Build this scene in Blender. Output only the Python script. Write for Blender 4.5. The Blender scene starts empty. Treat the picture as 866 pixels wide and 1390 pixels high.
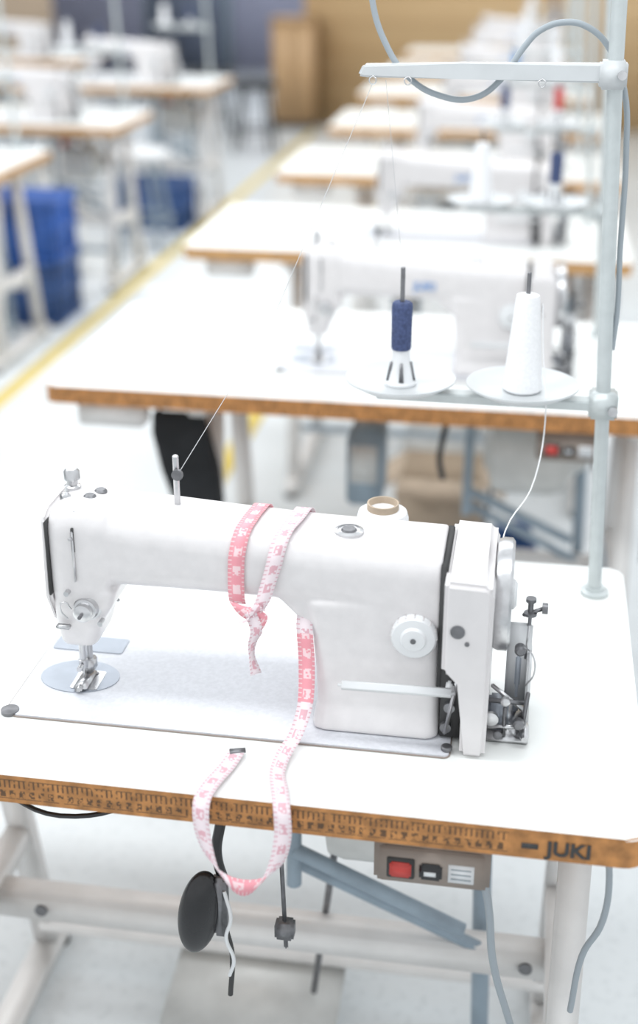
import bpy, bmesh, math, random
from mathutils import Vector, Matrix, Euler
random.seed(4)
S=bpy.context.scene
S.view_settings.view_transform='Standard'
S.view_settings.exposure=0.0
COL=S.collection
# ------------------------------------------------------------ materials
def mat(name,col,rough=.5,metal=0.,var=.0,scale=30.,bump=0.,spec=.5,coat=0.):
    m=bpy.data.materials.new(name);m.use_nodes=True;nt=m.node_tree
    b=nt.nodes["Principled BSDF"]
    b.inputs["Roughness"].default_value=rough;b.inputs["Metallic"].default_value=metal
    b.inputs["Specular IOR Level"].default_value=spec
    b.inputs["Coat Weight"].default_value=coat
    tc=nt.nodes.new("ShaderNodeTexCoord");n=nt.nodes.new("ShaderNodeTexNoise")
    n.inputs["Scale"].default_value=scale;n.inputs["Detail"].default_value=5
    nt.links.new(tc.outputs["Object"],n.inputs["Vector"])
    r=nt.nodes.new("ShaderNodeValToRGB");r.color_ramp.elements[0].position=.35;r.color_ramp.elements[1].position=.65
    c=Vector(col)
    r.color_ramp.elements[0].color=(*(c*(1-var)),1);r.color_ramp.elements[1].color=(*[min(1,x) for x in c*(1+var*.4)],1)
    nt.links.new(n.outputs["Fac"],r.inputs["Fac"]);nt.links.new(r.outputs["Color"],b.inputs["Base Color"])
    if bump:
        bp=nt.nodes.new("ShaderNodeBump");bp.inputs["Strength"].default_value=bump;bp.inputs["Distance"].default_value=.001
        nt.links.new(n.outputs["Fac"],bp.inputs["Height"]);nt.links.new(bp.outputs["Normal"],b.inputs["Normal"])
    return m
M={}
M['enamel']=mat("machine_enamel",(.735,.71,.71),.32,0,.04,60,coat=.25)
M['enamel2']=mat("cover_enamel",(.715,.69,.69),.34,0,.03,40,coat=.2)
M['bed']=mat("bed_plate_paint",(.68,.69,.73),.35,0,.07,200)
M['lam']=mat("white_laminate",(.84,.85,.83),.3,0,.02,12)
M['metal']=mat("brushed_steel",(.62,.62,.63),.28,1,.15,80)
M['dmetal']=mat("dark_steel",(.22,.22,.23),.4,.8,.2,80)
M['gmetal']=mat("grey_steel_plate",(.38,.41,.46),.4,.6,.08,40)
M['black']=mat("black_rubber",(.02,.02,.022),.25,0,.2,40)
M['gap']=mat("dark_recess",(.05,.05,.05),.7)
M['seam']=mat("bed_seam_line",(.30,.25,.22),.7)
M['frame']=mat("white_frame_paint",(.80,.78,.76),.4,0,.08,15)
M['blueg']=mat("blue_grey_paint",(.29,.36,.42),.45,0,.15,20)
M['pole']=mat("pole_grey_paint",(.56,.60,.60),.35,.2,.06,50)
M['plast']=mat("white_plastic",(.74,.75,.76),.35,0,.03,30)
M['dish']=mat("dish_plastic",(.60,.62,.63),.35,0,.04,30)
M['cone']=mat("white_thread",(.86,.86,.87),.8,0,.05,300,bump=.3)
M['navy']=mat("navy_thread",(.06,.085,.19),.8,0,.3,300,bump=.3)
M['red']=mat("red_thread",(.6,.05,.05),.75,0,.2,300)
M['bluet']=mat("blue_thread",(.05,.25,.55),.75,0,.2,300)
M['card']=mat("cardboard",(.52,.42,.32),.8,0,.15,40)
M['cardshade']=mat("cardboard_shaded",(.36,.28,.20),.9,0,.1,40)  # cardboard tone darkened to paint in shade
M['taupe']=mat("taupe_switch_box",(.30,.25,.215),.5,0,.12,30)
M['redb']=mat("red_button",(.55,.05,.04),.35)
M['cable']=mat("grey_cable",(.33,.37,.40),.5)
M['blue']=mat("blue_plastic",(.04,.14,.50),.4,0,.2,10)
M['blue2']=mat("dark_blue_plastic",(.04,.10,.28),.45,0,.2,10)
M['cloth']=mat("black_cloth",(.02,.022,.025),.9,0,.3,20)
M['navycloth']=mat("navy_cloth",(.02,.06,.17),.9,0,.3,20)
M['logo']=mat("logo_blue",(.20,.36,.66),.4)
M['thread']=mat("thread_line",(.55,.55,.56),.7)
M['motor']=mat("motor_paint",(.60,.60,.58),.4,.1,.1,20)
M['wall']=mat("lavender_wall_paint",(.42,.44,.58),.8,0,.05,2)
M['wallw']=mat("white_wall_paint",(.75,.76,.76),.8,0,.03,2)
M['door']=mat("blue_grey_panel",(.15,.18,.25),.6,0,.15,3)
M['yellow']=mat("yellow_floor_tape",(.80,.62,.16),.6,0,.12,20)

def link(nt,a,b): nt.links.new(a,b)
def mathfn(nt):
    def mth(op,a,bv=None,c=None):
        n=nt.nodes.new("ShaderNodeMath");n.operation=op
        for i,v in enumerate((a,bv,c)):
            if v is None: continue
            if isinstance(v,(int,float)): n.inputs[i].default_value=v
            else: link(nt,v,n.inputs[i])
        return n.outputs[0]
    return mth
# wood edge with printed ruler marks
def edge_mat(strength):
    m=mat("wood_edge",(.50,.225,.07),.55,0,.38,55);nt=m.node_tree;b=nt.nodes["Principled BSDF"]
    base=[l.from_socket for l in nt.links if l.to_socket==b.inputs["Base Color"]][0]
    tc=nt.nodes.new("ShaderNodeTexCoord");sp=nt.nodes.new("ShaderNodeSeparateXYZ");link(nt,tc.outputs["Object"],sp.inputs[0])
    mth=mathfn(nt);X=sp.outputs[0];Z=sp.outputs[2]
    t1=mth('LESS_THAN',mth('FRACT',mth('MULTIPLY',X,1/.0052)),.36)
    band1=mth('MULTIPLY',mth('GREATER_THAN',Z,-.0155),mth('LESS_THAN',Z,-.0065))
    t2=mth('LESS_THAN',mth('FRACT',mth('MULTIPLY',X,1/.0104)),.6)
    band2=mth('MULTIPLY',mth('GREATER_THAN',Z,-.027),mth('LESS_THAN',Z,-.0185))
    vor=nt.nodes.new("ShaderNodeTexVoronoi");vor.distance='CHEBYCHEV';vor.inputs["Scale"].default_value=330;link(nt,tc.outputs["Object"],vor.inputs["Vector"])
    dg=mth('GREATER_THAN',vor.outputs["Distance"],.30)
    l1=mth('MULTIPLY',mth('GREATER_THAN',Z,-.0065),mth('LESS_THAN',Z,-.0054))
    l2=mth('MULTIPLY',mth('GREATER_THAN',Z,-.0290),mth('LESS_THAN',Z,-.0280))
    mk=mth('ADD',mth('ADD',mth('MULTIPLY',t1,band1),mth('MULTIPLY',mth('MULTIPLY',t2,dg),band2)),mth('ADD',l1,l2))
    nz=nt.nodes.new("ShaderNodeTexNoise");nz.inputs["Scale"].default_value=140;link(nt,tc.outputs["Object"],nz.inputs["Vector"])
    w=mth('LESS_THAN',nz.outputs["Fac"],.57)
    w=mth('MULTIPLY',w,mth('LESS_THAN',X,-.135))
    mk=mth('MULTIPLY',mth('MINIMUM',mk,1.),mth('MULTIPLY',w,strength))
    mix=nt.nodes.new("ShaderNodeMixRGB");link(nt,mk,mix.inputs[0]);link(nt,base,mix.inputs[1]);mix.inputs[2].default_value=(.06,.035,.02,1)
    link(nt,mix.outputs[0],b.inputs["Base Color"]);return m
M['edge']=edge_mat(.85);M['edge2']=edge_mat(.5)
M['edgeplain']=mat("wood_edge_plain",(.60,.34,.14),.55,0,.2,30)
def floor_mat():
    m=mat("floor_vinyl",(.76,.79,.80),.28,0,.05,1.5);nt=m.node_tree;b=nt.nodes["Principled BSDF"]
    base=[l.from_socket for l in nt.links if l.to_socket==b.inputs["Base Color"]][0]
    tc=nt.nodes.new("ShaderNodeTexCoord");n=nt.nodes.new("ShaderNodeTexNoise");n.inputs["Scale"].default_value=60;n.inputs["Detail"].default_value=3
    link(nt,tc.outputs["Object"],n.inputs["Vector"]);r=nt.nodes.new("ShaderNodeValToRGB")
    r.color_ramp.elements[0].position=.36;r.color_ramp.elements[0].color=(.8,.81,.81,1);r.color_ramp.elements[1].position=.45;r.color_ramp.elements[1].color=(1,1,1,1)
    link(nt,n.outputs["Fac"],r.inputs["Fac"]);mx=nt.nodes.new("ShaderNodeMixRGB");mx.blend_type='MULTIPLY';mx.inputs[0].default_value=.4
    link(nt,base,mx.inputs[1]);link(nt,r.outputs[0],mx.inputs[2]);link(nt,mx.outputs[0],b.inputs["Base Color"]);return m
M['floor']=floor_mat()
def wood_mat(name,c1,c2,axis=2,sc=6.):
    m=bpy.data.materials.new(name);m.use_nodes=True;nt=m.node_tree;b=nt.nodes["Principled BSDF"];b.inputs["Roughness"].default_value=.5
    tc=nt.nodes.new("ShaderNodeTexCoord");mp=nt.nodes.new("ShaderNodeMapping");mp.inputs["Scale"].default_value=(1,1,8)
    n=nt.nodes.new("ShaderNodeTexNoise");n.inputs["Scale"].default_value=sc;n.inputs["Detail"].default_value=6
    link(nt,tc.outputs["Object"],mp.inputs[0]);link(nt,mp.outputs[0],n.inputs["Vector"])
    r=nt.nodes.new("ShaderNodeValToRGB");r.color_ramp.elements[0].color=(*c1,1);r.color_ramp.elements[1].color=(*c2,1)
    link(nt,n.outputs["Fac"],r.inputs["Fac"]);link(nt,r.outputs[0],b.inputs["Base Color"]);return m
M['wood']=wood_mat("oak_veneer",(.56,.38,.20),(.66,.47,.26))
M['wood2']=wood_mat("oak_veneer_dark",(.38,.23,.115),(.46,.30,.155))
M['woodl']=wood_mat("brown_partition",(.46,.35,.25),(.54,.42,.31))
def tape_mat():
    m=bpy.data.materials.new("tape_measure_print");m.use_nodes=True;nt=m.node_tree;b=nt.nodes["Principled BSDF"];b.inputs["Roughness"].default_value=.5
    uv=nt.nodes.new("ShaderNodeUVMap");sp=nt.nodes.new("ShaderNodeSeparateXYZ");link(nt,uv.outputs[0],sp.inputs[0])
    mth=mathfn(nt)
    U,V=sp.outputs[0],sp.outputs[1]
    tick=mth('MULTIPLY',mth('LESS_THAN',mth('FRACT',mth('MULTIPLY',U,1/.005)),.25),mth('ADD',mth('LESS_THAN',V,.22),mth('GREATER_THAN',V,.85)))
    dg=mth('FRACT',mth('MULTIPLY',U,1/.022))
    vor=nt.nodes.new("ShaderNodeTexVoronoi");vor.distance='CHEBYCHEV';vor.inputs["Scale"].default_value=1
    cmb=nt.nodes.new("ShaderNodeCombineXYZ");link(nt,mth('MULTIPLY',U,300),cmb.inputs[0]);link(nt,mth('MULTIPLY',V,5),cmb.inputs[1]);link(nt,cmb.outputs[0],vor.inputs["Vector"])
    dig=mth('MULTIPLY',mth('MULTIPLY',mth('LESS_THAN',dg,.5),mth('GREATER_THAN',vor.outputs["Distance"],.33)),mth('MULTIPLY',mth('GREATER_THAN',V,.30),mth('LESS_THAN',V,.78)))
    mark=mth('MINIMUM',mth('ADD',tick,dig),1.)
    def rng(a,c): return mth('MULTIPLY',mth('GREATER_THAN',U,a),mth('LESS_THAN',U,c))
    seg=mth('MINIMUM',mth('ADD',mth('ADD',rng(.0,.4),rng(1.105,1.18)),rng(1.405,1.445)),1.)
    m1=nt.nodes.new("ShaderNodeMixRGB");link(nt,seg,m1.inputs[0]);m1.inputs[1].default_value=(.84,.73,.76,1);m1.inputs[2].default_value=(.83,.33,.38,1)
    m2=nt.nodes.new("ShaderNodeMixRGB");link(nt,seg,m2.inputs[0]);m2.inputs[1].default_value=(.66,.30,.36,1);m2.inputs[2].default_value=(.9,.74,.75,1)
    m3=nt.nodes.new("ShaderNodeMixRGB");link(nt,mth('MULTIPLY',mark,.75),m3.inputs[0]);link(nt,m1.outputs[0],m3.inputs[1]);link(nt,m2.outputs[0],m3.inputs[2])
    link(nt,m3.outputs[0],b.inputs["Base Color"]);return m
M['tape']=tape_mat()
# ------------------------------------------------------------ geometry helpers
def root(name,loc=(0,0,0),rz=0):
    e=bpy.data.objects.new(name,None);e.empty_display_size=.05;e.location=loc;e.rotation_euler=(0,0,rz);COL.objects.link(e);return e
def obj(name,me,parent=None,m=None,smooth=False,loc=None):
    if m is not None: me.materials.append(M[m] if isinstance(m,str) else m)
    o=bpy.data.objects.new(name,me);COL.objects.link(o)
    if parent: o.parent=parent
    if smooth:
        for p in me.polygons:p.use_smooth=True
    if loc: o.location=loc
    return o
def bm_obj(name,bm,parent,m,smooth=False,autos=True):
    bmesh.ops.recalc_face_normals(bm,faces=bm.faces)
    me=bpy.data.meshes.new(name)
    if smooth and autos:
        for e in bm.edges:
            if len(e.link_faces)==2 and e.calc_face_angle()>math.radians(40): e.smooth=False
    bm.to_mesh(me);bm.free();return obj(name,me,parent,m,smooth)
def box(name,x0,x1,y0,y1,z0,z1,parent,m,bev=.002,seg=2,rot=None):
    bm=bmesh.new();bmesh.ops.create_cube(bm,size=1)
    bmesh.ops.scale(bm,vec=(x1-x0,y1-y0,z1-z0),verts=bm.verts)
    if bev: bmesh.ops.bevel(bm,geom=bm.edges[:],offset=min(bev,.45*min(x1-x0,y1-y0,z1-z0)),segments=seg,affect='EDGES')
    if rot: bmesh.ops.rotate(bm,matrix=Euler(rot).to_matrix(),verts=bm.verts)
    bmesh.ops.translate(bm,vec=((x0+x1)/2,(y0+y1)/2,(z0+z1)/2),verts=bm.verts)
    return bm_obj(name,bm,parent,m,True)
def bar(name,a,b,w,h,parent,m,bev=.003):
    a=Vector(a);b=Vector(b);d=b-a;L=d.length
    bm=bmesh.new();bmesh.ops.create_cube(bm,size=1);bmesh.ops.scale(bm,vec=(w,h,L),verts=bm.verts)
    bmesh.ops.bevel(bm,geom=bm.edges[:],offset=min(bev,w*.4,h*.4),segments=2,affect='EDGES')
    zc=d.normalized();xr=Vector((1,0,0)) if abs(zc.x)<.9 else Vector((0,1,0))
    yc=zc.cross(xr).normalized();xc=yc.cross(zc).normalized()
    R=Matrix((xc,yc,zc)).transposed()
    bmesh.ops.transform(bm,matrix=Matrix.Translation((a+b)/2)@R.to_4x4(),verts=bm.verts)
    return bm_obj(name,bm,parent,m,True)
def lathe(name,prof,c,parent,m,axis='z',n=32):
    bm=bmesh.new();rings=[]
    for r,h in prof:
        ring=[]
        for i in range(n):
            a=2*math.pi*i/n;u,v=r*math.cos(a),r*math.sin(a)
            p={'z':(u,v,h),'x':(h,u,v),'y':(u,h,v)}[axis]
            ring.append(bm.verts.new(Vector(p)+Vector(c)))
        rings.append(ring)
    for a,b in zip(rings,rings[1:]):
        for i in range(n): bm.faces.new((a[i],a[(i+1)%n],b[(i+1)%n],b[i]))
    if prof[0][0]>1e-6: bm.faces.new(rings[0])
    if prof[-1][0]>1e-6: bm.faces.new(rings[-1])
    bmesh.ops.remove_doubles(bm,verts=bm.verts,dist=1e-6)
    return bm_obj(name,bm,parent,m,True)
def cyl(name,c,r,h,parent,m,axis='z',n=24,bev=.0):
    b=min(bev,r*.4,abs(h)*.4)
    prof=[(r-b,0),(r,b),(r,h-b),(r-b,h)] if b>0 else [(r,0),(r,h)]
    return lathe(name,prof,c,parent,m,axis,n)
def prism(name,pts,y0,y1,parent,m,bev=.004,axis='y',seg=3):
    bm=bmesh.new()
    def P(u,v,w): return {'y':(u,w,v),'z':(u,v,w),'x':(w,u,v)}[axis]
    a=[bm.verts.new(P(u,v,y0)) for u,v in pts];b=[bm.verts.new(P(u,v,y1)) for u,v in pts]
    n=len(pts);bm.faces.new(a);bm.faces.new(b)
    for i in range(n): bm.faces.new((a[i],a[(i+1)%n],b[(i+1)%n],b[i]))
    if bev: 
        bmesh.ops.bevel(bm,geom=bm.edges[:],offset=bev,segments=seg,affect='EDGES')
    return bm_obj(name,bm,parent,m,True)
def rrect(x0,x1,y0,y1,r,n=6):
    out=[]
    rs=r if isinstance(r,(tuple,list)) else (r,)*4
    for (cx,cy,a0,rr) in ((x1-rs[0],y1-rs[0],0,rs[0]),(x0+rs[1],y1-rs[1],90,rs[1]),(x0+rs[2],y0+rs[2],180,rs[2]),(x1-rs[3],y0+rs[3],270,rs[3])):
        for i in range(n+1):
            a=math.radians(a0+90*i/n);out.append((cx+rr*math.cos(a),cy+rr*math.sin(a)))
    return out
def loft(bm,secs,axis):
    rings=[]
    for t,u0,u1,v0,v1,r in secs:
        ring=[]
        for u,v in rrect(u0,u1,v0,v1,r,5):
            ring.append(bm.verts.new({'x':(t,u,v),'z':(u,v,t),'y':(u,t,v)}[axis]))
        rings.append(ring)
    n=len(rings[0])
    for a,b in zip(rings,rings[1:]):
        for i in range(n): bm.faces.new((a[i],a[(i+1)%n],b[(i+1)%n],b[i]))
    bm.faces.new(rings[0][::-1]);bm.faces.new(rings[-1])
def tube(name,pts,r,parent,m,smooth=True,res=6):
    cu=bpy.data.curves.new(name,'CURVE');cu.dimensions='3D';cu.bevel_depth=r;cu.bevel_resolution=3;cu.resolution_u=res;cu.use_fill_caps=True
    if smooth:
        s=cu.splines.new('BEZIER');s.bezier_points.add(len(pts)-1)
        for p,q in zip(s.bezier_points,pts): p.co=q;p.handle_left_type=p.handle_right_type='AUTO'
    else:
        s=cu.splines.new('POLY');s.points.add(len(pts)-1)
        for p,q in zip(s.points,pts): p.co=(*q,1)
    cu.materials.append(M[m]);o=bpy.data.objects.new(name,cu);COL.objects.link(o)
    if parent:o.parent=parent
    return o
def text(name,s,size,loc,rot,parent,m,ext=.0003,off=.02):
    t=bpy.data.curves.new(name,'FONT');t.body=s;t.size=size;t.extrude=ext;t.offset=size*off;t.materials.append(M[m])
    o=bpy.data.objects.new(name,t);o.location=loc;o.rotation_euler=rot;o.parent=parent;COL.objects.link(o);return o
def clone(src,loc,skip=(),name=None):
    r=root(name or src.name.split('.')[0],loc)
    for c in src.children:
        if any(c.name.startswith(s) for s in skip): continue
        o=c.copy();COL.objects.link(o);o.parent=r
    return r
def catmull(pts,n=10):
    P=[Vector(p) for p in pts];P=[P[0]*2-P[1]]+P+[P[-1]*2-P[-2]];out=[]
    for i in range(1,len(P)-2):
        for k in range(n):
            t=k/n;a,b,c,d=P[i-1:i+3]
            out.append(.5*((2*b)+(c-a)*t+(2*a-5*b+4*c-d)*t*t+(-a+3*b-3*c+d)*t**3))
    out.append(P[-2]);return out
def ribbon(name,ctrl,width,parent,m,u0=0.,n=8,thick=.0006):
    pts=catmull([c[0] for c in ctrl],n);wd=catmull([c[1] for c in ctrl],n)
    bm=bmesh.new();uvl=bm.loops.layers.uv.new("UVMap");L=[];s=u0
    for i,(p,w) in enumerate(zip(pts,wd)):
        if i: s+=(p-pts[i-1]).length
        w=w.normalized()*width/2;L.append((bm.verts.new(p-w),bm.verts.new(p+w),s))
    for a,b in zip(L,L[1:]):
        f=bm.faces.new((a[0],a[1],b[1],b[0]))
        for lo,uv in zip(f.loops,((a[2],0),(a[2],1),(b[2],1),(b[2],0))): lo[uvl].uv=uv
    me=bpy.data.meshes.new(name);bm.to_mesh(me);bm.free();o=obj(name,me,parent,m,True)
    md=o.modifiers.new("s",'SOLIDIFY');md.thickness=thick;md.offset=0;return o

# ------------------------------------------------------------ sewing machine (local origin on table top)
def build_machine(loc):
    R=root("sewing_machine",loc)
    def plate(name,pts,z0,z1,m,bev=.0006): return prism(name,pts,z0,z1,R,m,bev,'z',2)
    plate("bed_seam",rrect(-.2430,.2505,-.0908,.0938,(.012,.034,.019,.008)),.0002,.0012,'seam',0)
    plate("bed_plate",rrect(-.241,.249,-.089,.092,(.01,.032,.017,.006)),.0004,.0030,'bed',.0008)
    plate("slide_plate",rrect(-.236,-.150,.052,.086,.004),.0030,.0041,'gmetal',0)
    pts=[(-.182+.046*math.cos(a),-.003+.034*math.sin(a)) for a in [2*math.pi*i/40 for i in range(40)]]
    plate("bed_ellipse",pts,.0030,.0040,'gmetal',0)  # flat grey ellipse lying on the bed below the head
    plate("needle_plate",rrect(-.186,-.154,-.03,.01,.003),.0040,.0046,'metal',0)
    for i,(x,y) in enumerate(((-.175,-.024),(-.165,.004))): cyl(f"plate_screw_{i}",(x,y,.0046),.003,.0008,R,'dmetal')
    lathe("corner_hinge",[(.010,0),(.010,.003),(.006,.0045),(0,.0045)],(-.236,-.082,.001),R,'dmetal')
    bm=bmesh.new()
    loft(bm,[(-.160,-.050,.050,.140,.232,.026),(-.12,-.048,.050,.142,.230,.026),(-.06,-.047,.051,.142,.2255,.026),(.0,-.047,.052,.142,.221,.026),(.10,-.048,.053,.141,.215,.025),(.15,-.05,.055,.135,.213,.024),(.232,-.052,.056,.12,.210,.022)],'x')
    loft(bm,[(.003,.098,.236,-.066,.066,.014),(.010,.099,.236,-.064,.064,.014),(.03,.102,.235,-.055,.058,.014),(.07,.100,.234,-.052,.056,.014),(.11,.096,.233,-.05,.055,.014),(.150,.088,.232,-.05,.055,.014)],'z')
    loft(bm,[(.120,.085,.14,-.043,.047,.01),(.150,.055,.14,-.043,.047,.01)],'z')
    # head
    loft(bm,[(-.188,-.048,.046,.120,.230,.022),(-.175,-.053,.052,.112,.238,.026),(-.148,-.053,.052,.112,.239,.026),(-.125,-.05,.05,.135,.234,.026)],'x')
    loft(bm,[(.060,-.190,-.152,-.03,.03,.010),(.068,-.192,-.148,-.034,.034,.012),(.09,-.193,-.142,-.042,.040,.014),(.12,-.191,-.124,-.05,.046,.014),(.14,-.188,-.118,-.05,.046,.014)],'z')
    bmesh.ops.recalc_face_normals(bm,faces=bm.faces)
    me=bpy.data.meshes.new("tmp");bm.to_mesh(me);bm.free()
    o=bpy.data.objects.new("tmp",me);COL.objects.link(o)
    md=o.modifiers.new("r",'REMESH');md.mode='VOXEL';md.voxel_size=.0026
    sm=o.modifiers.new("s",'SMOOTH');sm.iterations=7;sm.factor=.6
    dg=bpy.context.evaluated_depsgraph_get();me2=bpy.data.meshes.new_from_object(o.evaluated_get(dg));bpy.data.objects.remove(o)
    me2.materials.clear();me2.name="machine_casting";obj("machine_casting",me2,R,'enamel',True)
    prism("face_plate",[(-.046,.222),(-.030,.230),(.036,.230),(.048,.215),(.05,.13),(.034,.090),(-.030,.090),(-.050,.13)],-.196,-.1885,R,'enamel2',.003,'x')
    box("face_seam",-.1895,-.1875,-.0530,.045,.135,.222,R,'gap',.0005)
    bar("takeup_rod",(-.158,-.055,.155),(-.158,-.055,.215),.0025,.003,R,'metal',.001)
    box("takeup_slot",-.1595,-.1565,-.0545,-.05,.190,.218,R,'gap',.0005)
    bar("takeup_lever",(-.158,-.052,.205),(-.158,-.064,.210),.003,.004,R,'metal',.001)
    tx,tz=-.150,.122
    lathe("tension_dial",[(.014,0),(.014,-.004),(.0125,-.006),(.0125,-.009),(.010,-.010),(.010,-.018),(.007,-.020),(0,-.020)],(tx,-.047,tz),R,'metal','y')
    lathe("tension_disc",[(.017,0),(.016,-.002),(.012,-.003)],(tx,-.047,tz),R,'plast','y')
    cyl("tension_post",(tx,-.066,tz),.002,-.008,R,'dmetal','y',10)
    cyl("thread_guide_stud",(tx-.018,-.05,tz+.02),.003,-.01,R,'metal','y',12)
    cyl("thread_guide_stud",(tx+.016,-.046,tz-.016),.003,-.01,R,'metal','y',12)
    tube("check_spring",[(tx-.015,-.056,tz),(tx-.022,-.060,tz+.01),(tx-.026,-.058,tz-.002),(tx-.02,-.056,tz-.012)],.0009,R,'metal')
    box("guide_bracket",-.186,-.170,-.0535,-.046,.094,.098,R,'metal',.001)
    cyl("needle_bar",(-.172,-.016,.030),.0038,.04,R,'metal');cyl("needle_clamp",(-.172,-.016,.024),.0052,.012,R,'metal',bev=.001)
    cyl("needle",(-.172,-.016,.001),.0009,.026,R,'metal',n=8)
    cyl("presser_bar",(-.172,.004,.022),.0045,.05,R,'metal');box("presser_ankle",-.179,-.165,-.008,.012,.010,.026,R,'metal',.002)
    box("presser_foot",-.180,-.164,-.034,.006,.0052,.0085,R,'metal',.0012);box("presser_toe",-.176,-.168,-.04,-.03,.006,.0105,R,'metal',.0015,rot=(.4,0,0))
    bar("presser_lifter",(-.172,.04,.085),(-.150,.06,.072),.006,.004,R,'metal')
    cyl("clamp_screw",(-.172,-.022,.03),.003,-.009,R,'metal','y',12)
    # top fittings
    lathe("oil_cap",[(.009,-.004),(.009,.003),(.006,.005),(.006,.010),(.0085,.011),(.0085,.020),(.006,.023),(0,.023)],(-.176,.006,.2375),R,'metal')
    bar("oil_cap_stem",(-.176,-.018,.228),(-.176,-.018,.243),.012,.006,R,'metal')
    cyl("thread_pin",(-.060,.01,.222),.0034,.060,R,'metal',n=16,bev=.001)
    lathe("pin_disc",[(0,-.004),(.0062,-.004),(.0062,0),(0,0)],(-.057,.006,.262),R,'dmetal','y',20)
    for i,(x,y) in enumerate(((-.150,-.014),(-.143,.002))): lathe(f"thread_button_{i}",[(.007,-.004),(.007,.001),(.005,.003),(0,.003)],(x,y,.2375),R,'dmetal')
    cyl("guide_pin",(-.158,-.042,.215),.0016,.018,R,'metal',n=10)
    lathe("oil_window_ring",[(.0155,-.002),(.0155,.002),(.012,.0035),(.0115,.002),(0,.0015)],(.130,-.006,.2145),R,'metal')
    lathe("oil_window_glass",[(.009,0),(.007,.003),(0,.004)],(.130,-.006,.2155),R,'dmetal')
    # stitch dial and reverse lever
    dx,dz=.206,.123
    lathe("stitch_dial",[(.024,0),(.024,-.010),(.022,-.013),(.014,-.014),(.012,-.017),(.006,-.0175),(0,-.0175)],(dx,-.048,dz),R,'plast','y',40)
    for i in range(16):
        a=2*math.pi*i/16;box("dial_rib",dx+.0235*math.cos(a)-.001,dx+.0235*math.cos(a)+.001,-.059,-.050,dz+.0235*math.sin(a)-.001,dz+.0235*math.sin(a)+.001,R,'enamel2',.0005)
    cyl("dial_screw",(dx,-.0655,dz),.003,-.001,R,'dmetal','y',10)
    bar("reverse_lever",(.130,-.078,.071),(.252,-.076,.072),.011,.010,R,'plast',.004)
    bar("reverse_lever_arm",(.246,-.074,.071),(.246,-.03,.071),.009,.009,R,'plast',.002)
    cyl("base_bolt",(.246,-.078,.003),.006,.005,R,'dmetal',bev=.001)
    prism("belt_cover",[(.2370,.204),(.282,.202),(.287,.194),(.286,.0005),(.259,.0005),(.259,.093),(.2370,.098)],-.086,.07,R,'enamel2',.005)
    box("casting_gap",.231,.2385,-.053,.05,.05,.204,R,'gap',.001)
    box("belt_recess",.236,.260,-.058,.05,.005,.096,R,'gap',.001)
    for i,z in enumerate((.02,.045,.07)): cyl(f"recess_part_{i}",(.243+.003*i,-.058,z),.006,-.006,R,'dmetal','y',14)
    bar("recess_rod",(.242,-.064,.012),(.254,-.064,.085),.004,.004,R,'metal')
    lathe("cover_plug",[(.0075,0),(.0075,-.0015),(0,-.0015)],(.252,-.0855,.150),R,'dmetal','y',20)
    lathe("cover_plug",[(.0025,0),(.0025,-.0015),(0,-.0015)],(.262,-.0855,.137),R,'dmetal','y',12)
    lathe("handwheel",[(.015,-.005),(.030,-.005),(.050,-.003),(.053,-.006),(.058,-.005),(.060,.0),(.060,.009),(.056,.012),(.050,.011),(.046,.004),(.022,.004),(.020,.010),(.012,.012),(0,.012)],(.292,.0,.152),R,'metal','x',48)
    lathe("wheel_hub",[(.016,0),(.016,.014),(.012,.017),(0,.017)],(.292,0,.152),R,'plast','x',24)
    # bobbin winder
    dxw=-.014
    box("winder_base",.296+dxw,.344+dxw,-.052,.03,.0,.006,R,'metal',.001)
    box("winder_block",.300+dxw,.322+dxw,-.04,-.008,.006,.036,R,'gmetal',.003)
    prism("winder_bracket",[(.0,.006),(.045,.006),(.040,.05),(.022,.095),(.004,.100),(-.006,.07)],.326+dxw,.332+dxw,R,'gmetal',.0015,'x')
    box("winder_plate",.316+dxw,.342+dxw,-.002,.004,.02,.118,R,'plast',.002)
    box("winder_cheek",.338+dxw,.343+dxw,-.03,.02,.006,.085,R,'plast',.002)
    for i,(x,y,z,r,h) in enumerate(((.304,-.05,.03,.008,-.006),(.333,-.05,.028,.006,-.010),(.318,-.048,.052,.005,-.008),(.330,-.01,.095,.006,-.012),(.340,-.03,.012,.005,-.03),(.312,-.052,.012,.005,-.006))):
        lathe(f"winder_knob_{i}",[(r*.7,0),(r,h*.15),(r,h*.8),(r*.6,h),(0,h)],(x+dxw,y,z),R,'dmetal' if i%2 else 'metal','y',18)
    for i,(a,b) in enumerate((((.300,-.045,.048),(.342,-.042,.046)),((.302,-.03,.058),(.338,-.038,.034)),((.318,-.05,.008),(.318,-.05,.044)),((.336,.0,.075),(.338,.0,.118)),((.336,-.05,.008),(.341,-.046,.062)),((.300,-.05,.018),(.340,-.05,.022)))):
        a=(a[0]+dxw,a[1],a[2]);b=(b[0]+dxw,b[1],b[2])
        bar(f"winder_link_{i}",a,b,.0045,.0045,R,'metal' if i%2 else 'dmetal',.001)
    lathe("winder_spindle",[(.002,0),(.002,.02),(.007,.021),(.007,.024),(.003,.025),(.003,.036),(.0055,.037),(.0055,.041),(0,.041)],(.338+dxw,.0,.108),R,'dmetal',n=16)
    bar("winder_tension",(.330+dxw,.0,.128),(.352+dxw,.0,.138),.004,.004,R,'dmetal',.001)
    lathe("winder_tension_nut",[(0,0),(.006,0),(.006,.006),(0,.006)],(.350+dxw,0,.138),R,'dmetal','x',14)
    tube("winder_wire",[(.338+dxw,-.03,.06),(.346+dxw,-.035,.08),(.342+dxw,-.03,.10),(.334+dxw,-.02,.10)],.001,R,'metal')
    return R
M1=(-.30,1.22,.75)
m1=build_machine(M1)

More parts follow.
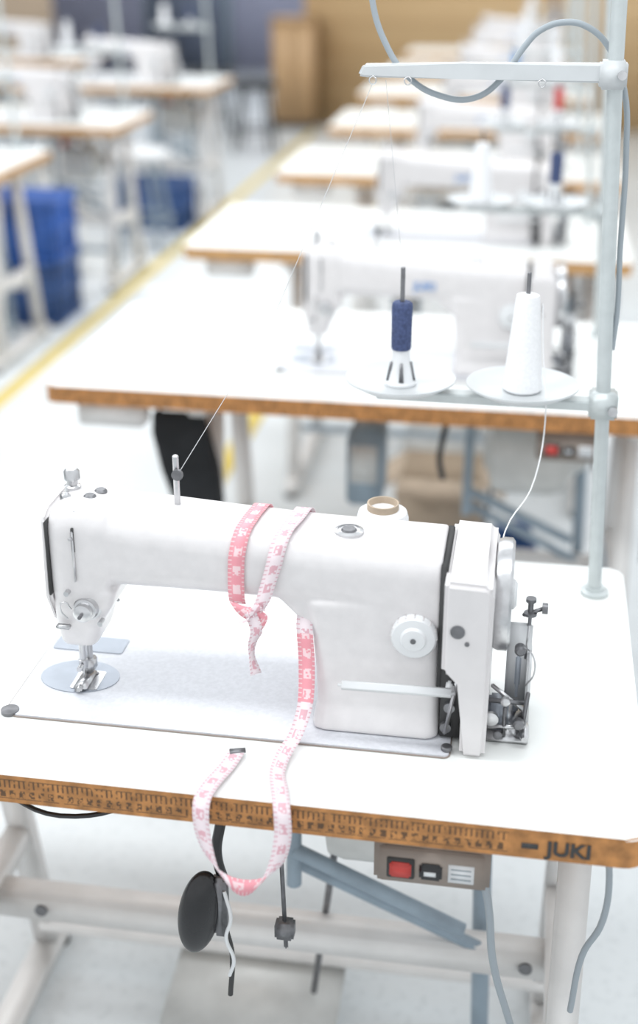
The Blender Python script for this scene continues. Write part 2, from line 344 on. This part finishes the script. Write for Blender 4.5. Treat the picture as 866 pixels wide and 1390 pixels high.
# ------------------------------------------------------------ table with stand (local origin: top right front corner at z of top)
W,TH=1.20,.034
def build_table(loc,depth,edge,lx,rx,control,rr=.03):
    R=root("sewing_table",loc)
    bm=bmesh.new();pts=rrect(-W,0,0,depth,(rr,.02,.03,.025),6)
    a=[bm.verts.new((x,y,-TH)) for x,y in pts];b=[bm.verts.new((x,y,0)) for x,y in pts]
    bm.faces.new(a);bm.faces.new(b)
    for i in range(len(pts)): bm.faces.new((a[i],a[(i+1)%len(pts)],b[(i+1)%len(pts)],b[i]))
    bmesh.ops.bevel(bm,geom=[e for e in bm.edges if all(v.co.z>-.001 for v in e.verts)],offset=.0022,segments=2,affect='EDGES')
    bmesh.ops.recalc_face_normals(bm,faces=bm.faces)
    for f in bm.faces: f.material_index=0 if f.normal.z>.3 else 1
    me=bpy.data.meshes.new("table_top");bm.to_mesh(me);bm.free();me.materials.append(M['lam']);o=obj("table_top",me,R)
    me.materials.append(M[edge])
    y0=depth/2
    for i,x in enumerate((lx,rx)):
        box(f"top_rail_{i}",x-.018,x+.018,.06,depth-.05,-TH-.035,-TH,R,'frame',.003)
        bar(f"front_leg_{i}",(x,y0-.09,-TH-.02),(x,y0-.20,-.715),.036,.03,R,'frame')
        bar(f"back_leg_{i}",(x,y0+.09,-TH-.02),(x,y0+.22,-.715),.036,.03,R,'frame')
        box(f"foot_rail_{i}",x-.02,x+.02,y0-.26,y0+.28,-.735,-.70,R,'frame',.004)
        box(f"side_brace_{i}",x-.016,x+.016,y0-.15,y0+.16,-.47,-.43,R,'frame',.003)
        for k in (-.24,.26): cyl(f"foot_pad_{i}",(x,y0+k,-.75),.018,.018,R,'black')
    box("cross_beam",lx-.02,rx+.02,y0+.03,y0+.07,-.495,-.45,R,'frame',.004)
    for i,x in enumerate((lx+.08,rx-.04)): lathe(f"beam_bolt_{i}",[(.009,0),(.009,-.004),(0,-.006)],(x,y0+.03,-.472),R,'dmetal','y',12)
    box("corner_bracket",-W+.06,-W+.19,.02,.07,-TH-.05,-TH,R,'frame',.004)
    if control:
        cyl("treadle_shaft",(lx,y0-.05,-.60),.012,rx-lx,R,'blueg','x')
    else:
        cyl("treadle_shaft",(lx,y0+.20,-.66),.012,rx-lx,R,'frame','x')
    box("treadle",-.62,-.36,y0+.06,y0+.26,-.69,-.675,R,'motor',.004,rot=(.15,0,0))
    tube("brace_tube",[(-.40,y0-.01,-.285),(-.18,y0-.01,-.385)],.010,R,'blueg')
    tube("brace_tube",[(-.40,y0+.02,-.33),(-.08,y0+.05,-.50)],.009,R,'blueg')
    tube("brace_tube",[(-.40,y0+.00,-.10),(-.40,y0-.01,-.34)],.010,R,'blueg')
    tube("brace_tube",[(-.17,y0+.10,-.10),(-.15,y0+.10,-.70)],.013,R,'blueg')
    tube("pitman_rod",[(-.33,y0-.03,-.14),(-.40,y0+.14,-.67)],.005,R,'dmetal')
    lathe("motor",[(.03,-.01),(.05,0),(.085,.01),(.09,.03),(.09,.13),(.08,.16),(.05,.17),(.03,.20),(0,.20)],(-.36,y0+.02,-.20),R,'motor','x',32)
    box("motor_bracket",-.40,-.26,y0-.08,y0+.12,-.11,-TH,R,'motor',.006)
    lathe("motor_pulley",[(.02,0),(.04,.005),(.03,.012),(.04,.02),(.02,.026)],(-.15,y0+.02,-.20),R,'dmetal','x',24)
    if control:
        box("motor_control",-.635,-.565,.14,.26,-.27,-.125,R,'blueg',.006)
        box("control_panel_face",-.627,-.573,.137,.141,-.22,-.14,R,'motor',.002)
    box("oil_pan",-.72,-.20,.12,.28,-.075,-TH,R,'motor',.01)
    box("switch_box",-.268,-.150,.018,.058,-.098,-TH,R,'taupe',.004)
    box("switch_rim",-.262,-.156,.0145,.019,-.094,-.050,R,'taupe',.004)
    box("stop_frame",-.254,-.226,.0125,.0155,-.087,-.062,R,'gap',.001)
    box("stop_button",-.251,-.229,.009,.015,-.084,-.066,R,'redb',.002)
    box("start_button",-.221,-.198,.010,.0155,-.085,-.065,R,'black',.003)
    box("start_mark",-.216,-.204,.0095,.0102,-.078,-.073,R,'plast',0)
    box("switch_label",-.192,-.166,.0135,.0150,-.086,-.064,R,'plast',.0003)
    for k in range(3): box("label_line",-.189,-.169,.0131,.0136,-.070-.006*k,-.0685-.006*k,R,'cable',0)
    tube("switch_cable",[(-.160,.045,-.09),(-.150,.05,-.14),(-.142,.06,-.22),(-.12,.10,-.34),(-.10,.2,-.5)],.0042,R,'cable')
    tube("switch_cable",[(-.04,.06,-TH),(-.030,.06,-.09),(-.030,.07,-.16),(-.045,.10,-.24),(-.05,.12,-.34)],.0036,R,'cable')
    tube("knee_rod",[(-.42,.14,-.03),(-.435,.10,-.06),(-.443,.075,-.10),(-.446,.07,-.13),(-.438,.07,-.17)],.006,R,'black')
    return R
R1=build_table((.15,1.028,.75),.575,'edge',-.85,-.056,False,.018)
text("edge_lettering","JUKI",.023,(-.098,-.0008,-.0270),(math.pi/2,0,0),R1,'gap',.0002,.03)
box("edge_mark",-.122,-.106,-.0008,.001,-.022,-.016,R1,'gap',0)
bm=bmesh.new();bmesh.ops.create_uvsphere(bm,u_segments=32,v_segments=20,radius=1)
bmesh.ops.scale(bm,vec=(.024,.016,.054),verts=bm.verts)
bmesh.ops.rotate(bm,matrix=Euler((0,.14,.5)).to_matrix(),verts=bm.verts)
bmesh.ops.translate(bm,vec=(-.464,.055,-.20),verts=bm.verts)
bm_obj("knee_pad",bm,R1,'black',True)
box("knee_pad_mount",-.450,-.434,.055,.075,-.235,-.155,R1,'dmetal',.004)
tube("knee_pad_cord",[(-.438,.07,-.235),(-.433,.072,-.27),(-.436,.07,-.33)],.003,R1,'gap')
tube("tied_ribbon",[(-.436,.058,-.17),(-.428,.052,-.20),(-.434,.052,-.23),(-.426,.052,-.26),(-.432,.054,-.285)],.0022,R1,'plast')
bar("lifter_hook",(-.382,.10,-.10),(-.376,.10,-.28),.005,.005,R1,'dmetal')
box("lifter_block",-.388,-.366,.09,.11,-.262,-.240,R1,'dmetal',.003)
tube("floor_cable",[(-.90,.25,-.06),(-.70,.10,-.10),(-.60,.06,-.092),(-.52,.08,-.065),(-.48,.12,-.03)],.0028,R1,'black')

# ------------------------------------------------------------ tape measure on machine 1 (world coordinates)
TW=.0175
tp=root("tape_measure",(0,0,0))
y0=1.1685
X=Vector((1,0,0))
def V(*a): return Vector(a)
def arc(x0,x1,yc,zc,r,a0,a1,n,w):
    out=[]
    for i in range(n+1):
        t=i/n;a=math.radians(a0+(a1-a0)*t);out.append((V(x0+(x1-x0)*t,yc+r*math.cos(a),zc+r*math.sin(a)),w))
    return out
ribbon("arm_loop_pink",[(V(-.283,1.176,.8890),X),(V(-.283,1.1705,.900),X),(V(-.283,1.1700,.92),X)]+arc(-.282,-.277,1.1985,.9435,.0285,180,90,5,X)+[(V(-.275,1.225,.9720),X)]+arc(-.272,-.270,1.2465,.9435,.0285,90,0,5,X)+[(V(-.268,1.2745,.92),X),(V(-.268,1.262,.890),X)],TW,tp,'tape',.05,n=6)
diag=V(1,0,.25)
ribbon("arm_loop_white",[(V(-.262,y0-.004,.884),V(1,0,.4)),(V(-.254,y0-.003,.900),diag),(V(-.248,y0-.001,.92),diag)]+arc(-.242,-.233,1.1985,.9415,.0295,180,90,5,V(1,.1,.1))+[(V(-.229,1.225,.9705),X)]+arc(-.226,-.223,1.2475,.9415,.029,90,0,5,X)+[(V(-.222,1.2775,.92),X)],TW,tp,'tape',.5,n=6)
kx=.021
ribbon("knot_loop",[(V(-.304+kx,y0+.000,.893),V(1,0,-.3)),(V(-.290+kx,y0-.006,.886),V(.6,0,.8)),(V(-.277+kx,y0-.004,.880),V(1,0,.5)),(V(-.284+kx,y0-.008,.868),V(.5,.3,-.6))],.016,tp,'tape',.1)
ribbon("knot_loop_back",[(V(-.276+kx,y0-.006,.895),V(.7,0,-.6)),(V(-.286+kx,y0-.009,.885),V(.5,.3,.8)),(V(-.294+kx,y0-.006,.876),V(1,0,.3))],.013,tp,'tape',.55)
ribbon("knot_tail",[(V(-.288+kx,y0-.006,.888),V(1,0,.3)),(V(-.281+kx,y0-.009,.868),V(.9,.3,0)),(V(-.286+kx,y0-.006,.850),V(.5,.7,0)),(V(-.287+kx,y0-.006,.832),V(.2,.9,0)),(V(-.283+kx,y0-.006,.812),V(.6,.5,0))],.013,tp,'tape',.62)
ribbon("hanging_strand",[(V(-.226,1.262,.893),X),(V(-.212,1.20,.887),X),(V(-.211,1.174,.872),X),(V(-.207,1.164,.83),X),(V(-.206,1.148,.79),V(1,-.2,.1)),(V(-.212,1.126,.766),V(1,-.4,.2)),(V(-.220,1.105,.757),V(1,-.5,0)),(V(-.222,1.075,.7545),V(1,-.3,0)),(V(-.214,1.045,.755),V(1,0,.1)),(V(-.207,1.020,.748),X),(V(-.205,1.012,.72),V(1,.1,0)),(V(-.212,1.006,.690),V(.9,.3,.3)),(V(-.229,.998,.671),V(.5,.3,.9)),(V(-.250,.994,.671),V(-.2,.2,1)),(V(-.271,.996,.690),V(-.7,.2,.7)),(V(-.284,1.004,.722),V(-1,.1,.3)),(V(-.287,1.014,.751),V(-1,.1,.1)),(V(-.284,1.038,.7555),V(-1,.2,0)),(V(-.275,1.075,.754),V(-1,.3,0)),(V(-.270,1.100,.756),V(-1,.3,0))],TW,tp,'tape',1.0,n=8)
box("tape_metal_tip",-.278,-.261,1.096,1.104,.7553,.7570,tp,'dmetal',.0003,rot=(0,0,.29))

# ------------------------------------------------------------ thread stand
def build_stand(loc,cols=('navy','cone'),za=.650):
    R=root("thread_stand",loc)
    lathe("pole_flange",[(.018,0),(.018,.004),(.012,.006),(.012,.010),(0,.010)],(0,0,0.0005),R,'pole')
    tube("pole",[(0,0,.0),(-.011,0,.26),(-.031,0,.66),(-.040,0,.98)],.0090,R,'pole',smooth=False)
    box("pole_cap",-.052,-.028,-.012,.012,.98,.995,R,'pole',.003)
    zc=.268
    box("lower_clamp",-.028,.006,-.018,.016,zc-.022,zc+.010,R,'pole',.003)
    cyl("clamp_screw",(.000,-.018,zc-.008),.006,-.007,R,'metal','y')
    prism("disc_bar",rrect(-.290,-.018,zc-.013,zc-.001,.003,3),-.012,.010,R,'pole',.0015)
    for i,x in enumerate((-.261,-.110)):
        z=zc+.004
        lathe(f"spool_dish_{i}",[(.010,-.002),(.050,-.002),(.064,.006),(.069,.009),(.069,.011),(.063,.009),(.049,.0015),(.0,.0015)],(x,0,z),R,'dish',n=48)
        cyl(f"spool_pin_{i}",(x,0,z),.0028,.150,R,'dmetal',n=12,bev=.001)
        c=cols[i]
        if c!='cone':
            lathe(f"spool_foot_{i}",[(.020,0),(.020,.003),(.017,.006),(.011,.036),(.010,.045),(0,.045)],(x,0,z+.002),R,'plast')
            lathe(f"thread_spool_{i}",[(.0,.045),(.0115,.045),(.0125,.048),(.013,.098),(.0125,.103),(.0105,.105),(0,.105)],(x,0,z+.002),R,c)
            for k in range(3): 
                a=k*1.2-2.6;prism(f"foot_slot_{i}",[(x+.0165*math.cos(a)-.003,z+.008),(x+.0165*math.cos(a)+.003,z+.008),(x+.013*math.cos(a)+.0015,z+.032),(x+.013*math.cos(a)-.0015,z+.032)],.0165*math.sin(a)-.001,.0145*math.sin(a)+.001,R,'dmetal',0)
        else:
            lathe(f"thread_cone_{i}",[(.0,0),(.021,0),(.024,.003),(.0235,.012),(.022,.03),(.0145,.115),(.0135,.120),(.008,.122),(0,.122)],(x,0,z+.002),R,'cone',n=40)
    prism("guide_arm",[(-.318,za-.006),(-.312,za+.006),(-.20,za+.009),(-.03,za+.011),(-.03,za-.010),(-.20,za-.008),(-.31,za-.008)],-.012,.008,R,'dish',.0025)
    box("upper_clamp",-.048,-.018,-.020,.016,za-.016,za+.014,R,'dish',.003)
    cyl("clamp_screw",(-.024,-.02,za),.005,-.006,R,'metal','y')
    for x in (-.30,-.26,-.11): tube("guide_eye",[(x,-.012,za-.006),(x-.004,-.014,za-.010),(x,-.014,za-.015),(x+.004,-.014,za-.010),(x,-.012,za-.006)],.0007,R,'metal')
    return R
s1=build_stand((.11,1.527,.75))
tube("power_cable",[(-.310,.015,.80),(-.305,.01,.724),(-.290,.008,.68),(-.262,.006,.642),(-.225,.004,.622),(-.185,.006,.620),(-.155,.01,.642),(-.133,.012,.675),(-.116,.014,.693),(-.088,.016,.702),(-.062,.018,.696),(-.038,.020,.674),(-.018,.018,.63),(-.010,.012,.56),(-.007,.010,.45),(-.004,.006,.38),(-.006,.004,.33)],.0035,s1,'cable')
tube("sewing_thread",[(-.30,-.014,.636),(-.40,-.12,.38),(-.467,-.295,.262)],.0004,s1,'thread',smooth=False)
tube("sewing_thread",[(-.285,-.014,.64),(-.263,0,.43)],.0003,s1,'thread',smooth=False)
tube("sewing_thread",[(-.092,-.005,.385),(-.088,-.012,.33),(-.080,-.03,.262),(-.088,-.10,.20),(-.118,-.22,.185),(-.122,-.26,.175)],.0008,s1,'cone')

lc=root("thread_cone",(-.15,1.352,.75))
lathe("cone_body",[(.0,0),(.030,0),(.037,.004),(.038,.02),(.037,.04),(.030,.170),(.028,.177),(.022,.180),(.017,.180)],(0,0,0),lc,'cone',n=40)
lathe("card_tube",[(.017,.170),(.0185,.181),(.0185,.188),(.0165,.188),(.0155,.170),(.0155,.12),(0,.12)],(0,0,0),lc,'card',n=32)

# ------------------------------------------------------------ remaining main row
FR=[2.20,3.36,4.52,5.68,6.84,8.0,9.16]
XR=[.30,.262,.29,.29,.26,.26,.26]
plain=None
for i,fy in enumerate(FR):
    if i==0:
        tb=build_table((.30,fy,.75),.60,'edge2',-.915,-.085,True);base2=tb
        base2m=clone(m1,(-.235,2.44,.75))
        text("maker_logo","JUKI",.022,(.02,-.049,.165),(math.pi/2,0,0),base2m,'logo',.0008)
        st=build_stand((.15,2.70,.75),('cone','navy'),.70);stand2=st
    else:
        if plain is None: tb=plain=build_table((XR[i],fy,.75),.60,'edgeplain',-.915,-.085,True)
        else: tb=clone(plain,(XR[i],fy,.75))
        mm=clone(base2m,(-.235,fy+.24,.75))
        st=build_stand((.16,fy+.50,.75),(('navy','red'),('bluet','cone'),('cone','cone'))[i-1],.70) if i<4 else clone(stand2,(.16,fy+.50,.75))
# left row
for x,fy in ((-1.86,3.10),(-1.87,4.30),(-1.81,5.50),(-1.77,7.02)):
    clone(plain,(x,fy,.75));clone(base2m,(x-.56,fy+.24,.75));clone(stand2,(x-.13,fy+.56,.75))
for x,fy in ((-3.35,7.1),(-3.0,8.4)):
    clone(plain,(x,fy,.75));clone(base2m,(x-.56,fy+.24,.75))

# items under / behind table 2
bg=root("cloth_bag",(-.655,2.33,.0))
bm=bmesh.new();loft(bm,[(.455,.005,.065,-.02,.022,.01),(.47,-.030,.068,-.025,.028,.012),(.54,-.052,.062,-.025,.028,.012),(.62,-.070,.045,-.018,.02,.01),(.660,-.068,.034,-.010,.012,.006)],'z')
bm_obj("bag_body",bm,bg,'cloth',True)
tube("bag_strap",[(-.06,0,.65),(-.03,.0,.715),(.02,0,.65)],.004,bg,'cloth')
cb=root("cardboard_box",(-.19,3.10,0))
box("box_body",-.11,.11,-.10,.11,.0,.26,cb,'card',.003)
box("box_flap_front",-.11,.11,-.155,-.095,.245,.249,cb,'card',.001,rot=(.6,0,0))
box("box_flap_side",.10,.17,-.095,.10,.235,.239,cb,'card',.001,rot=(0,.6,0))
box("box_flap_left",-.17,-.10,-.095,.10,.235,.239,cb,'card',.001,rot=(0,-.6,0))
box("box_shade_sheet",-.10,.10,-.09,.10,.256,.262,cb,'cardshade',.0)  # darker sheet on the solid box, shade of an open inside as colour
fb=root("fabric_bundle",(.0,2.85,0))
bm=bmesh.new();loft(bm,[(.0,-.07,.06,-.04,.05,.03),(.08,-.07,.065,-.04,.055,.03),(.16,-.065,.06,-.04,.05,.03),(.22,-.04,.04,-.03,.035,.02)],'z')
bm_obj("folded_fabric",bm,fb,'navycloth',True)
# ------------------------------------------------------------ crates
def crate(loc,m):
    R=root("plastic_crate",loc)
    w,d,h=.40,.30,.26
    box("crate_bottom",-w/2,w/2,-d/2,d/2,0,.012,R,m,.003)
    for n,(a,b,c,e) in {"front":(-w/2,w/2,-d/2,-d/2+.008),"back":(-w/2,w/2,d/2-.008,d/2),"left":(-w/2,-w/2+.008,-d/2,d/2),"right":(w/2-.008,w/2,-d/2,d/2)}.items():
        box(f"crate_wall_{n}",a,b,c,e,0.0,h,R,m,.002)
    for z in (.0,.12,h-.03):
        box("crate_rim",-w/2-.01,w/2+.01,-d/2-.01,-d/2+.002,z,z+.022,R,m,.003);box("crate_rim",w/2-.002,w/2+.01,-d/2-.01,d/2+.01,z,z+.022,R,m,.003)
        box("crate_rim",-w/2-.01,w/2+.01,d/2-.002,d/2+.01,z,z+.022,R,m,.003);box("crate_rim",-w/2-.01,-w/2+.002,-d/2-.01,d/2+.01,z,z+.022,R,m,.003)
    for k in range(7):
        x=-w/2+.03+k*(w-.06)/6;box("crate_rib",x-.005,x+.005,-d/2-.008,-d/2,.0,h,R,m,.002)
    for k in range(5):
        y=-d/2+.03+k*(d-.06)/4;box("crate_rib",w/2,w/2+.008,y-.005,y+.005,.0,h,R,m,.002)
    return R
crate((-2.14,5.14,0),'blue2');crate((-2.14,5.14,.264),'blue');crate((-2.10,7.0,0),'blue2')
def stool(loc,seat,legs):
    R=root("work_stool",loc)
    lathe("seat",[(.0,.45),(.15,.45),(.17,.46),(.17,.485),(.15,.50),(0,.502)],(0,0,0),R,seat,n=32)
    for k in range(4):
        a=math.pi/4+k*math.pi/2;tube(f"leg_{k}",[(.11*math.cos(a),.11*math.sin(a),.455),(.19*math.cos(a),.19*math.sin(a),.0)],.013,R,legs,smooth=False)
    tube("foot_ring",[(.165*math.cos(t),.165*math.sin(t),.15) for t in [2*math.pi*i/16 for i in range(17)]],.009,R,legs)
    return R
stool((-2.03,6.50,0),'plast','blueg');stool((-2.10,9.7,0),'cloth','cloth');stool((-2.5,8.8,0),'cloth','blueg');stool((-2.75,6.5,0),'blueg','blueg');stool((-2.6,10.4,0),'cloth','cloth')

# ------------------------------------------------------------ room shell
def simple(name,x0,x1,y0,y1,z0,z1,m):
    return box(name,x0,x1,y0,y1,z0,z1,None,m,0)
simple("floor",-9,5,-1.5,16,-.05,0,'floor')
simple("wall_back",-9,5,15.6,15.75,0,3.0,'wall')
simple("wall_left",-9.1,-9,-1.5,15.75,0,3.0,'wallw')
box("floor_marking_line",-1.86,-1.80,-.5,10.8,.0,.0015,None,'yellow',0)
box("floor_marking_line",-.93,-.87,2.6,10.8,.0,.0015,None,'yellow',0)
simple("wall_partition_wood",-1.97,5,11.1,11.25,0,2.6,'wood')
tr=root("trim_1",(0,0,0))
for k in range(7): box(f"panel_joint",-1.97,5,11.094,11.10,.16+.22*k,.168+.22*k,tr,'wood2',0)
cbn=root("wood_cabinet",(-2.02,11.3,0))
box("cabinet_body",-.18,.17,-.45,-.22,.05,.84,cbn,'wood2',.004);box("cabinet_top",-.19,.17,-.47,-.20,.84,.87,cbn,'wood2',.004);box("cabinet_plinth",-.17,.16,-.43,-.24,0,.05,cbn,'gap',0)
box("cabinet_door",-.165,-.002,-.462,-.45,.09,.81,cbn,'wood2',.003);box("cabinet_door",.002,.16,-.462,-.45,.09,.81,cbn,'wood2',.003)
simple("wall_partition_left",-9,-4.75,12.6,12.75,0,2.6,'woodl')
dr=root("door_1",(-4.15,15.5,0));box("door_panel",-.45,.45,-.02,.05,0,2.1,dr,'door',.004);box("door_frame",-.52,.52,.03,.09,0,2.18,dr,'blueg',.004);cyl("door_handle",(.36,-.03,1.0),.012,-.04,dr,'metal','y')

# ------------------------------------------------------------ lights
def area(name,loc,sx,sy,p,col=(1,1,1),rot=(0,0,0)):
    l=bpy.data.lights.new(name,'AREA');l.shape='RECTANGLE';l.size=sx;l.size_y=sy;l.energy=p;l.color=col
    o=bpy.data.objects.new(name,l);o.location=loc;o.rotation_euler=rot;COL.objects.link(o);return o
for i,y in enumerate((0.6,3.4,6.2,9.0,12.5)):
    area("ceiling_light",(-1.9,y+.4,3.0),5.5,.35,58,(.96,.985,1))
w=bpy.data.worlds.new("world");S.world=w;w.use_nodes=True
w.node_tree.nodes["Background"].inputs[0].default_value=(.925,.968,1,1);w.node_tree.nodes["Background"].inputs[1].default_value=1.10

# ------------------------------------------------------------ camera
f=1750.;pitch=math.atan(750/f);yaw=math.radians(9.45)
cam=bpy.data.objects.new("camera",bpy.data.cameras.new("camera"));COL.objects.link(cam)
cam.location=(0,0,1.55);cam.rotation_euler=Euler((math.pi/2-pitch,0,yaw))
cam.data.sensor_width=36;cam.data.lens=f/1390*36;cam.data.shift_y=-45/1390
cam.data.clip_start=.05
cam.data.dof.use_dof=True;cam.data.dof.focus_distance=1.42;cam.data.dof.aperture_fstop=1.9
S.camera=cam
